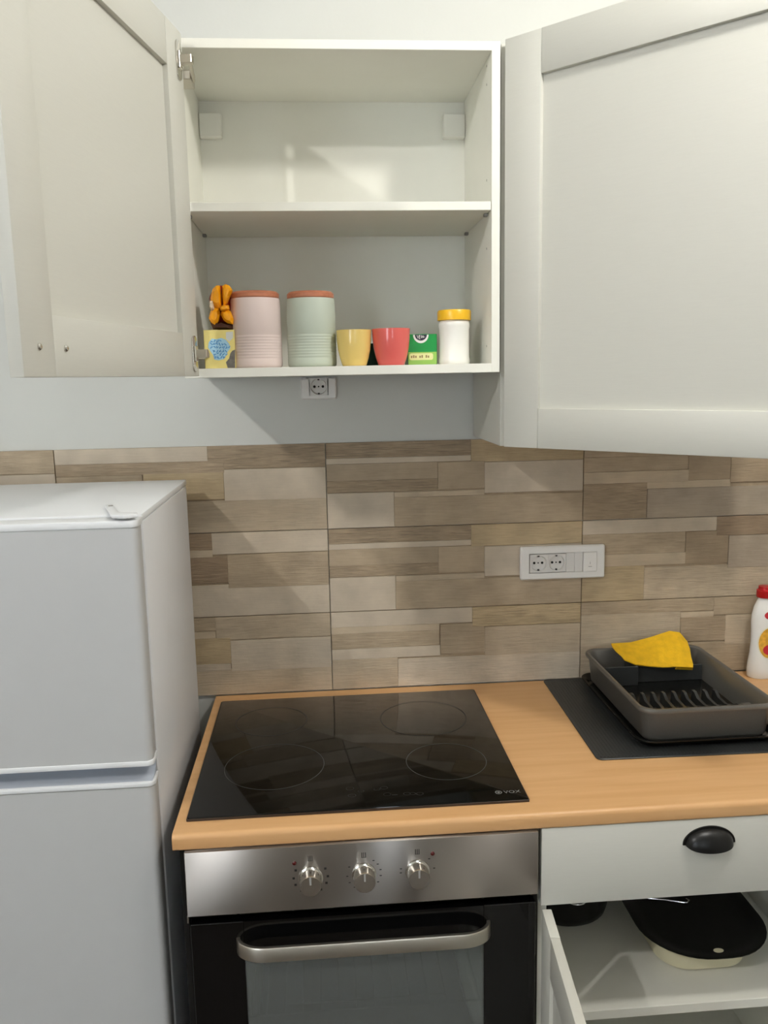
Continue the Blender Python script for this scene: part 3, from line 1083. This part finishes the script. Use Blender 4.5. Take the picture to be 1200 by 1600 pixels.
so = thing('wall_socket', 'white four-module socket plate with two outlets and a switch on the stone tiles', 'socket', (.8125, -.0100, 1.1755))
px0, px1, pz0, pz1, pyf = .7095, .9135, 1.1355, 1.2155, -.0205
ins0, ins1, iz0, iz1 = .7295, .8935, 1.1515, 1.1995
obj('plate', plate_hole(nbm(), px0, px1, pz0, pz1, -.0102, pyf, ins0, ins1, iz0, iz1), 'outlet_white', so, angle=30)
obj('module_frame', box(nbm(), ins0, ins1, pyf + .0065, -.0102, iz0, iz1), 'outlet_inner', so, smooth=False)
s1 = pix(842, 879, 1, pyf)
s2 = pix(870, 878, 1, pyf)
socket(so, s1.x, 1.1755, pyf + .001)
socket(so, s2.x, 1.1755, pyf + .001)
fx0 = s2.x + .0222
for k in range(2):
    w_ = .0205
    obj('blank_module', box(nbm(), fx0 + k * w_ + .0002, fx0 + (k + 1) * w_ - .0002, pyf - .0002, pyf + .006, iz0 + .0005, iz1 - .0005, .0006), 'outlet_inner', so)
sw0 = fx0 + 2 * w_
sw = obj('switch_rocker', box(nbm(), sw0 + .0004, ins1 - .0004, pyf - .0030, pyf + .006, iz0 + .0005, iz1 - .0005, .0012), 'outlet_white', so)
scx = (sw0 + ins1) / 2
bm = nbm()
box(bm, scx - .0042, scx + .0042, pyf - .0032, pyf - .0029, 1.1635, 1.1650)
box(bm, scx - .0005, scx + .0005, pyf - .0032, pyf - .0029, 1.1700, 1.1760)
obj('switch_mark', bm, 'gasket', sw, smooth=False)

so2 = thing('wall_socket', 'single white outlet on the wall, half hidden by the wall cabinet bottom', 'socket', (.2465, -.001, 1.605))
obj('plate', plate_hole(nbm(), .2060, .2870, 1.5715, 1.6200, -.001, -.0088, .2245, .2685, 1.5800, 1.6196), 'outlet_white', so2, angle=30)
M2 = Matrix(((1, 0, 0, .2465), (0, 0, -1, -.0075), (0, 1, 0, 1.6015), (0, 0, 0, 1)))
socket(so2, .2465, 1.6000, -.0078, .0195, .0180)

# ------------------------------------------------------------------ things on the cabinet shelf
SZ0 = ZB + T + .001 + .0003


def mid(x0, x1, Y):
    a_ = pix(x0, 560, 1, Y)
    b_ = pix(x1, 560, 1, Y)
    return (a_.x + b_.x) / 2, (b_.x - a_.x) / 2


def canister(x0, x1, ytop, ylid, mcol, label):
    Y = -.225
    cx, r = mid(x0, x1, Y)
    zt = pix((x0 + x1) / 2, ytop, 1, Y).z
    zl = pix((x0 + x1) / 2, ylid, 1, Y).z
    t = thing('canister', label, 'canister', (cx, Y, SZ0), 'lidded canisters in the wall cabinet')
    h = zl - SZ0
    prof = [(r * .93, 0), (r * .985, .003), (r, .008)]
    for k in range(9):
        z = .018 + k * .0055
        prof += [(r, z - .0012), (r - .0006, z), (r, z + .0012)]
    prof += [(r * .99, h * .75), (r * .972, h - .003), (r * .95, h)]
    obj('pot', lathe(nbm(), prof, 56, Matrix.Translation((cx, Y, SZ0))), mcol, t, angle=60)
    rl = r * .955
    hl = zt - zl
    obj('wooden_lid', lathe(nbm(), [(rl * .97, 0.0002), (rl, .002), (rl, hl - .004), (rl - .004, hl), (0, hl)], 56, Matrix.Translation((cx, Y, zl))), 'lid_wood', t)


canister(362, 441.5, 457, 467.5, 'pink_ceramic', 'pale pink ribbed canister with wooden lid on the cabinet floor')
canister(450, 526, 457, 467.5, 'mint_ceramic', 'pale mint green ribbed canister with wooden lid beside the pink one')


def cup(x0, x1, ytop, mcol, label):
    Y = -.255
    cx, r = mid(x0, x1, Y)
    h = pix((x0 + x1) / 2, ytop, 1, Y).z - SZ0
    prof = [(r * .66, 0), (r * .70, .002), (r * .82, h * .22), (r * .92, h * .45), (r * .975, h * .72), (r, h), (r - .0030, h + .0004), (r * .975 - .004, h * .72), (r * .9 - .004, h * .45), (r * .78 - .004, h * .22), (r * .55, .006), (0, .006)]
    single('cup', lathe(nbm(), prof, 56, Matrix.Translation((cx, Y, SZ0)), cap0=True, cap1=False), mcol, label, 'cup', (cx, Y, SZ0), 'cups in the wall cabinet', angle=60)


cup(526.5, 581, 516, 'mug_yellow', 'pale yellow ceramic cup without handle beside the mint canister')
cup(582, 641, 514, 'mug_red', 'coral red ceramic cup without handle next to the yellow cup')

# dark green packet behind the cups
a_ = pix(572, 560, 1, -.19)
b_ = pix(612, 560, 1, -.19)
single('tea_box', box(nbm(), a_.x, b_.x, -.21, -.14, SZ0, SZ0 + .045, .0008), 'box_green_dark', 'dark green packet glimpsed between the yellow and red cups', 'box', ((a_.x + b_.x) / 2, -.175, SZ0))

# green tea box
Y = -.235
gx0, gx1 = pix(637.5, 560, 1, Y).x, pix(683, 560, 1, Y).x
gz1 = pix(660, 522, 1, Y).z
gt = thing('tea_box', 'bright green tea box with dark oval emblem right of the red cup', 'box', ((gx0 + gx1) / 2, Y + .03, SZ0))
obj('carton', box(nbm(), gx0, gx1, Y, Y + .06, SZ0, gz1, .0007), 'box_green', gt)
gh = gz1 - SZ0
MF = Matrix(((1, 0, 0, 0), (0, 0, -1, Y), (0, 1, 0, 0), (0, 0, 0, 1)))     # local xy -> face x z, local z out of the face
obj('print_band', box(nbm(), gx0 + .0008, gx1 - .0008, SZ0 + .001, SZ0 + gh * .42, .0001, .0003, 0, 1, MF), 'box_lime', gt, smooth=False)
obj('print_panel', prism(nbm(), rrect(gx0 + .003, gx1 - .008, SZ0 + gh * .16, SZ0 + gh * .38, .004, 4), .0003, .0005, MF), 'box_cream', gt, smooth=False)
bm = nbm()
for k in range(9):
    x = gx0 + .006 + k * .0042
    if k in (3, 6):
        continue
    box(bm, x, x + .0028, SZ0 + gh * .23, SZ0 + gh * (.30 + .02 * (k % 2)), .0005, .0007, 0, 1, MF)
obj('print_lines', bm, 'print_brown', gt, smooth=False)
ex_, ez_ = (gx0 + gx1) / 2 - .003, gz1 - .0012
half = [(ex_ + .0155 * math.cos(math.pi + math.pi * k / 20), ez_ + .0165 * math.sin(math.pi + math.pi * k / 20)) for k in range(21)]
obj('emblem_ring', prism(nbm(), half, .0003, .0005, MF), 'print_white', gt, smooth=False)
half = [(ex_ + .0120 * math.cos(math.pi + math.pi * k / 20), ez_ + .0115 * math.sin(math.pi + math.pi * k / 20)) for k in range(21)]
obj('emblem', prism(nbm(), half, .0005, .0007, MF), 'logo_dark', gt, smooth=False)
bm = nbm()
for q in ([(-.008, -.001), (-.006, -.007), (-.0035, -.001)], [(-.002, -.0005), (-.0035, -.0085), (-.001, -.008)], [(.001, -.001), (.0005, -.0065), (.003, -.005), (.003, -.002)], [(.005, -.002), (.0045, -.006), (.0075, -.004)]):
    tube(bm, [MF @ Vector((ex_ + x, ez_ + z, .0009)) for x, z in q], .0007, 5)
obj('emblem_script', bm, 'print_white', gt)

# white jar with yellow lid
Y = -.235
cx, r = mid(686, 734, Y)
_, rl = mid(684, 735.5, Y)
zt = pix(710, 485, 1, Y).z
zl = pix(710, 501, 1, Y).z
jt = thing('jar', 'white plastic jar with yellow screw lid at the right of the shelf', 'jar', (cx, Y, SZ0))
h = zl - SZ0
obj('jar_body', lathe(nbm(), [(r * .93, 0), (r, .003), (r, .010), (r * .965, .013), (r * .955, h * .55), (r * .965, h - .016), (r, h - .012), (r, h - .007), (r * .92, h - .001), (r * .9, h)], 48, Matrix.Translation((cx, Y, SZ0))), 'jar_white', jt, angle=50)
t = nbm()
rings = []
seg = 72
for z, f_ in ((0.0003, 1.0), (.002, 1.0), (zt - zl - .003, 1.0), (zt - zl, .95)):
    rings.append([((rl * f_ - (.0006 if k % 2 else 0)) * math.cos(2 * math.pi * k / seg) + cx, (rl * f_ - (.0006 if k % 2 else 0)) * math.sin(2 * math.pi * k / seg) + Y, zl + z) for k in range(seg)])
t.free()
obj('screw_lid', loft(nbm(), rings), 'lid_yellow', jt, angle=50)

# yellow printed box and the orange pouch lying on it
Y = -.262
bx0, bx1 = pix(320, 560, 1, Y).x, pix(368, 560, 1, Y).x
bz1 = pix(340, 515.5, 1, Y).z
bx = thing('food_box', 'pale yellow carton with blue cloud-shaped print beside the pink canister', 'box', ((bx0 + bx1) / 2, Y + .03, SZ0))
obj('carton', box(nbm(), bx0, bx1, Y, Y + .06, SZ0, bz1, .0007), 'box_yellow', bx)
MF = Matrix(((1, 0, 0, 0), (0, 0, -1, Y), (0, 1, 0, 0), (0, 0, 0, 1)))


def face_pt(x, y):
    p = pix(x, y, 1, Y)
    return (p.x, p.z)


cl = [(326, 535), (331, 529), (338, 530), (346, 528), (353, 531), (358, 537), (360, 544), (356, 549), (353, 556), (350, 561), (342, 563), (335, 562), (333, 555), (329, 549), (325, 543)]
obj('print_cloud', prism(nbm(), list(reversed([face_pt(*q) for q in cl])), .0001, .0003, MF), 'print_lightblue', bx, smooth=False)
bm = nbm()
rr_ = random.Random(5)
for row, (xa, xb, yy) in enumerate(((329, 344, 532.5), (328, 352, 537.5), (329, 357, 543), (333, 355, 548.5), (334, 353, 553.5), (335, 351, 558.5))):
    x = xa
    while x < xb:
        q = [face_pt(x + i * 1.1, yy + rr_.uniform(-2.2, 2.2)) for i in range(4)]
        tube(bm, [MF @ Vector((a1, b1, .0004)) for a1, b1 in q], .0008, 4)
        x += 4.6
obj('print_strokes', bm, 'print_blue', bx)
obj('print_frame', prism(nbm(), list(reversed([face_pt(*q) for q in ((353, 519), (364, 518), (364, 528), (358, 534), (353, 529))])), .0001, .0002, MF), 'print_palegrey', bx, smooth=False)
obj('print_picture', prism(nbm(), list(reversed([face_pt(*q) for q in ((355, 572), (353, 566), (358, 560), (360, 552), (363, 548), (367.5, 546), (367.5, 575), (356, 575))])), .0001, .0003, MF), 'print_grey', bx, smooth=False)

Yb = -.235
pc = pix(347, 487, 1, Yb)
pz0 = bz1 + .0004
pzt = pix(347, 446, 1, Yb).z
ph = pzt - pz0
po = thing('coffee_pouch', 'crumpled orange foil pouch lying on top of the yellow carton', 'pouch', (pc.x, Yb, pz0))
rings = []
NS = 14
for k in range(NS + 1):
    v = k / NS
    wd = .0265 * (math.sin(math.pi * min(max(v, .02), .98)) ** .35) * (1 - .18 * math.exp(-((v - .5) / .14) ** 2))
    dp = .030 * (math.sin(math.pi * min(max(v, .02), .98)) ** .4)
    ring = []
    for i in range(28):
        an = 2 * math.pi * i / 28
        cr_ = 1 + .07 * math.sin(5 * an + 6 * v) + .05 * math.sin(9 * an - 11 * v)
        ring.append((pc.x + .001 + wd * cr_ * math.cos(an), Yb + .012 + dp * cr_ * math.sin(an), pz0 + v * ph))
    rings.append(ring)
obj('pouch_body', loft(nbm(), rings), 'foil_red', po, angle=40)


def flap(pts, material, lift, name='foil_fold'):
    """puffed fold of foil: outline in photo pixels, bulging towards the viewer"""
    t = nbm()
    P = [pix(x, y, 1, Yb - .020 - lift) for x, y in pts]
    cen = sum(P, Vector()) / len(P)
    n = len(P)
    outer = [t.verts.new(p) for p in P]
    inner_ = [t.verts.new(p.lerp(cen, .45) + Vector((0, -.008, 0))) for p in P]
    top = t.verts.new(cen + Vector((0, -.009, 0)))
    back = [t.verts.new(p + Vector((0, .012, 0))) for p in P]
    for i in range(n):
        j = (i + 1) % n
        t.faces.new((outer[i], outer[j], inner_[j], inner_[i]))
        t.faces.new((inner_[i], inner_[j], top))
        t.faces.new((back[i], back[j], outer[j], outer[i]))
    t.faces.new(list(reversed(back)))
    bmesh.ops.recalc_face_normals(t, faces=list(t.faces))
    obj(name, t, material, po, angle=25)


flap([(332, 452), (338, 446), (343, 446), (346, 462), (346, 480), (340, 482), (331, 478), (329, 466)], 'foil_orange', .004)
flap([(347, 447), (352, 444), (358, 446), (363, 453), (359, 462), (354, 474), (349, 478), (347, 462)], 'foil_orange', .006)
flap([(333, 480), (342, 482), (344, 490), (341, 502), (336, 508), (330, 504), (326, 497), (329, 487)], 'foil_orange', .003)
flap([(346, 485), (352, 482), (360, 486), (365, 498), (364, 507), (355, 505), (349, 500), (345, 492)], 'foil_orange', .002)
flap([(343, 480), (349, 476), (357, 477), (358, 483), (350, 486), (344, 485)], 'foil_orange', .010, 'foil_knot')
flap([(328, 470), (333, 470), (335, 484), (331, 486), (327, 480)], 'foil_silver', .008)
flap([(327, 500), (336, 509), (345, 502), (364, 508), (364, 514.5), (333, 514.5)], 'foil_brown', -.004)

# ------------------------------------------------------------------ things on the worktop
ml = Matrix.Translation((.979, -.225, WZ)) @ Matrix.Rotation(math.radians(-1.2), 4, 'Z')
bm = nbm()
prism(bm, rrect(-.215, .215, -.2215, .2105, .012, 5), .0002, .0032, ml, .0008, 1)
mo = thing('drying_mat', 'dark grey ribbed drying mat under the dish drainer', 'mat', (.979, -.225, WZ))
obj('mat_sheet', bm, 'tray_dark', mo)
bm = nbm()
for k in range(60):
    x = -.207 + k * .00702
    box(bm, x, x + .0036, -.213, .202, .0031, .0038, 0, 1, ml)
o = obj('ribs', bm, 'tray_dark', mo, smooth=False)
o['kind'] = 'stuff'

DXL, DXR, DYF, DYB = .8590, 1.1400, -.4110, -.0320
DB = WZ + .0042
dd = thing('dish_drainer', 'dark grey dish drainer with drip tray and plate slots on the mat', 'dish drainer', ((DXL + DXR) / 2, (DYF + DYB) / 2, DB))
bm = nbm()


def rr3(g, z, r=.03):
    return [(x, y, z) for x, y in rrect(DXL - g, DXR + g, DYF - g, DYB + g, r, 6)]


loft(bm, [rr3(-.012, DB), rr3(-.002, DB + .004), rr3(.004, DB + .013, .034), rr3(.008, DB + .0145, .036), rr3(.008, DB + .0165, .036), rr3(.002, DB + .0165, .034), rr3(-.006, DB + .006)], cap=False)
t = nbm()
t.faces.new([t.verts.new(p) for p in rr3(-.006, DB + .006)])
merge(bm, t)
t = nbm()
t.faces.new([t.verts.new(p) for p in rr3(-.012, DB)])
merge(bm, t)
obj('drip_tray', bm, 'tray_black', dd, angle=50)
RZ1 = .9640
bm = nbm()
loft(bm, [rr3(-.017, DB + .0075, .022), rr3(-.012, DB + .013, .024), rr3(-.006, RZ1 - .012, .028), rr3(-.005, RZ1 - .010, .028), rr3(0, RZ1 - .009, .030), rr3(.001, RZ1 - .004, .030), rr3(-.001, RZ1, .030), rr3(-.006, RZ1, .028), rr3(-.009, RZ1 - .004, .026), rr3(-.020, DB + .020, .022)], cap=False)
obj('basket', bm, 'tray_metallic', dd, angle=55)
bm = nbm()
prism(bm, rrect(DXL + .019, DXR - .019, DYF + .019, DYB - .019, .02, 5), DB + .016, DB + .0205)
obj('basket_floor', bm, 'tray_black', dd)
# cutlery compartment at the back
bm = nbm()
FZ = DB + .0205
box(bm, .8765, .9600, -.1300, -.1260, FZ, RZ1 - .014, .001)
box(bm, .9600, 1.1200, -.1130, -.1090, FZ, RZ1 - .022, .001)
box(bm, .9560, .9600, -.1260, -.0500, FZ, RZ1 - .014, .001)
box(bm, 1.0400, 1.0430, -.1090, -.0560, FZ, RZ1 - .022, .001)
obj('cutlery_compartment', bm, 'tray_dark', dd)
# plate slots: hooked ribs in a row
rib_me = None
for k in range(9):
    x = .9020 + k * .0232
    if rib_me is None:
        pr = [(-.235, FZ), (-.385, FZ), (-.386, FZ + .016), (-.378, FZ + .030), (-.364, FZ + .038), (-.345, FZ + .036), (-.325, FZ + .026), (-.295, FZ + .015), (-.262, FZ + .017), (-.248, FZ + .026), (-.236, FZ + .026)]
        t = nbm()
        loft(t, [[(x - .0032, y, z) for y, z in pr], [(x + .0032, y, z) for y, z in pr]])
        ro = obj('plate_rib', t, 'tray_dark', dd, angle=30)
        rib_me = ro.data
        x_first = x
    else:
        ro = bpy.data.objects.new('plate_rib', rib_me)
        C.objects.link(ro)
        ro.parent = dd
        ro.location = (x - x_first, 0, 0)
obj('end_block', box(nbm(), 1.0960, 1.1170, -.392, -.335, FZ, FZ + .034, .003, 2), 'tray_metallic', dd)

# yellow cloth folded over the compartment: rows from the back edge to the front fold
rows = [[(955, 1005, -.048), (985, 1003, -.045), (1015, 996, -.042), (1046, 985, -.038), (1062, 988, -.040), (1074, 1002, -.052)],
        [(957, 1009, -.062), (986, 1010, -.064), (1015, 1006, -.064), (1044, 999, -.066), (1063, 1001, -.070), (1078, 1013, -.078)],
        [(962, 1016, -.082), (986, 1020, -.088), (1014, 1020, -.090), (1042, 1018, -.094), (1063, 1018, -.098), (1080, 1027, -.104)],
        [(971, 1024, -.102), (990, 1030, -.112), (1013, 1033, -.118), (1038, 1034, -.122), (1062, 1033, -.126), (1083, 1037, -.128)],
        [(976, 1030, -.116), (993, 1037, -.127), (1014, 1040, -.133), (1036, 1042, -.138), (1060, 1041, -.142), (1083, 1043, -.142)]]
t = nbm()
vg = [[t.verts.new(pix(x, y, 1, Y_) + Vector((0, 0, random.uniform(-.0012, .0012)))) for x, y, Y_ in r_] for r_ in rows]
for i in range(len(vg) - 1):
    for j in range(len(vg[0]) - 1):
        t.faces.new((vg[i][j], vg[i + 1][j], vg[i + 1][j + 1], vg[i][j + 1]))
# front corner folded underneath
under = [t.verts.new(pix(x, y, 1, Y_)) for x, y, Y_ in ((1055, 1046, -.132), (1082, 1047, -.132))]
t.faces.new((vg[4][4], under[0], under[1], vg[4][5]))
bmesh.ops.subdivide_edges(t, edges=list(t.edges), cuts=2, use_grid_fill=True, smooth=.6)
bmesh.ops.recalc_face_normals(t, faces=list(t.faces))
bmesh.ops.solidify(t, geom=list(t.faces), thickness=.0028)
single('cleaning_cloth', t, 'cloth_yellow', 'yellow cleaning cloth draped over the back of the dish drainer', 'cloth', (1.02, -.085, .955), angle=60)

# washing-up liquid bottle cut by the frame edge
bc_x, bc_y = 1.3010, -.0480
bt = thing('soap_bottle', 'white washing-up liquid bottle with red cap at the right edge', 'bottle', (bc_x, bc_y, WZ))
prof = [(.0335, 0), (.0362, .004), (.0368, .022), (.0350, .040), (.0318, .062), (.0300, .090), (.0305, .115), (.0318, .138), (.0310, .156), (.0265, .176), (.0205, .190), (.0175, .196), (.0175, .199)]
seg = 44
rings = [[(bc_x + r * math.cos(2 * math.pi * k / seg), bc_y + r * .62 * math.sin(2 * math.pi * k / seg), WZ + .0003 + z) for k in range(seg)] for r, z in prof]
obj('bottle_body', loft(nbm(), rings), 'bottle_white', bt, angle=60)
rings = [[(bc_x + r * math.cos(2 * math.pi * k / seg), bc_y + r * .85 * math.sin(2 * math.pi * k / seg), WZ + z) for k in range(seg)] for r, z in ((.0205, .1993), (.0218, .201), (.0214, .217), (.0180, .2185), (.0172, .226), (.010, .227))]
obj('cap', loft(nbm(), rings), 'cap_red', bt, angle=40)


def on_bottle(cx_, cz_, hw, hh, lift, name, material, steps=20):
    """flat print wrapped on the bottle front"""
    t = nbm()

    def pt(x, z):
        r = None
        zz = z - WZ
        for (r0, z0), (r1, z1) in zip(prof, prof[1:]):
            if z0 <= zz <= z1:
                r = r0 + (r1 - r0) * (zz - z0) / (z1 - z0)
        s = max(1 - ((x - bc_x) / r) ** 2, .02)
        return (x, bc_y - r * .62 * math.sqrt(s) - lift, z)
    c0 = t.verts.new(pt(cx_, cz_))
    prev = None
    for f_ in (.35, .7, 1.0):
        ring = [t.verts.new(pt(cx_ + hw * f_ * math.cos(2 * math.pi * k / steps), cz_ + hh * f_ * math.sin(2 * math.pi * k / steps))) for k in range(steps)]
        for k in range(steps):
            j = (k + 1) % steps
            if prev is None:
                t.faces.new((c0, ring[k], ring[j]))
            else:
                t.faces.new((prev[k], ring[k], ring[j], prev[j]))
        prev = ring
    obj(name, t, material, bt)


on_bottle(bc_x + .003, WZ + .0900, .0250, .0400, .0004, 'label_border', 'label_ring', 28)
on_bottle(bc_x + .003, WZ + .0900, .0225, .0370, .0008, 'label', 'label_gold', 28)
on_bottle(bc_x + .006, WZ + .0730, .0160, .0130, .0012, 'label_fruit', 'label_red', 20)
on_bottle(bc_x + .002, WZ + .1580, .0120, .0090, .0005, 'emblem', 'label_red', 20)

# ------------------------------------------------------------------ things inside the base cabinet
cz = SZ + .0003
ct = thing('food_container', 'cream plastic food container under the black roasting pan', 'container', (.985, -.36, cz))
rings = []
for g, z in ((-.010, 0), (-.003, .004), (0, .040), (.003, .0405), (.003, .044)):
    rings.append([(x, y, cz + z) for x, y in rrect(.888 - g, 1.078 + g, -.486 - g, -.240 + g, .06, 8)])
obj('tub', loft(nbm(), rings), 'cream_plastic', ct, angle=45)
pz = cz + .0446
pn = thing('roasting_pan', 'large black rounded roasting pan resting on the cream container', 'pan', (.995, -.36, pz))
rings = []
for g, z in ((-.030, 0), (-.014, .0015), (-.002, .007), (.002, .009), (.002, .0105), (-.004, .0105), (-.016, .006), (-.034, .0035)):
    rings.append([(x, y, pz + z) for x, y in rrect(.862 - g, 1.122 + g, -.520 - g, -.185 + g, .115 + g, 10)])
obj('pan_body', loft(nbm(), rings), 'pot_black', pn, angle=50)
obj('hanging_eye', lathe(nbm(), [(.010, 0), (.010, .0010), (.006, .0014), (0, .0014)], 20, Matrix.Translation((.9920, -.4960, pz + .0072)) @ Matrix.Diagonal((1, .6, 1, 1))), 'cream_plastic', pn)


def black_pot(cx_, cy_, r, h, label, handle):
    t = thing('cooking_pot', label, 'pot', (cx_, cy_, cz), 'black pots on the lower shelf')
    obj('pot_body', lathe(nbm(), [(0, 0), (r * .88, 0), (r * .96, .006), (r, .02), (r, h), (r + .003, h + .001), (r + .003, h + .003), (r - .003, h + .002), (r - .004, .02), (r * .85, .006), (0, .005)], 40, Matrix.Translation((cx_, cy_, cz))), 'pot_black', t, angle=50)
    if handle:
        pts = [(cx_ + .020 * math.cos(math.radians(a_)), cy_ - r - .001 - .018 * math.sin(math.radians(a_)), cz + h * .85) for a_ in range(0, 181, 15)]
        obj('wire_handle', tube(nbm(), pts, .0018, 8), 'wire_steel', t)
    else:
        obj('grip', box(nbm(), cx_ - .03, cx_ + .03, cy_ - r - .022, cy_ - r + .002, cz + h * .7, cz + h * .7 + .008, .003, 2), 'black_plastic', t)


black_pot(.757, -.240, .097, .085, 'black pot with thin steel wire handle behind the open lower door', True)
black_pot(.900, -.098, .055, .080, 'small black pot between the wire-handled pot and the roasting pan', False)
pts = [(pix(x, y, 2, pz + .030)) for x, y in ((960, 1404), (1000, 1402), (1040, 1406), (1068, 1410), (1074, 1410), (1077, 1407), (1072, 1404))]
bm = nbm()
tube(bm, pts, .0016, 8)
wl = single('wire_loop', bm, 'wire_steel', 'thin bent steel wire lying across the black roasting pan', 'wire', (pts[2].x, pts[2].y, pts[2].z - .0016))
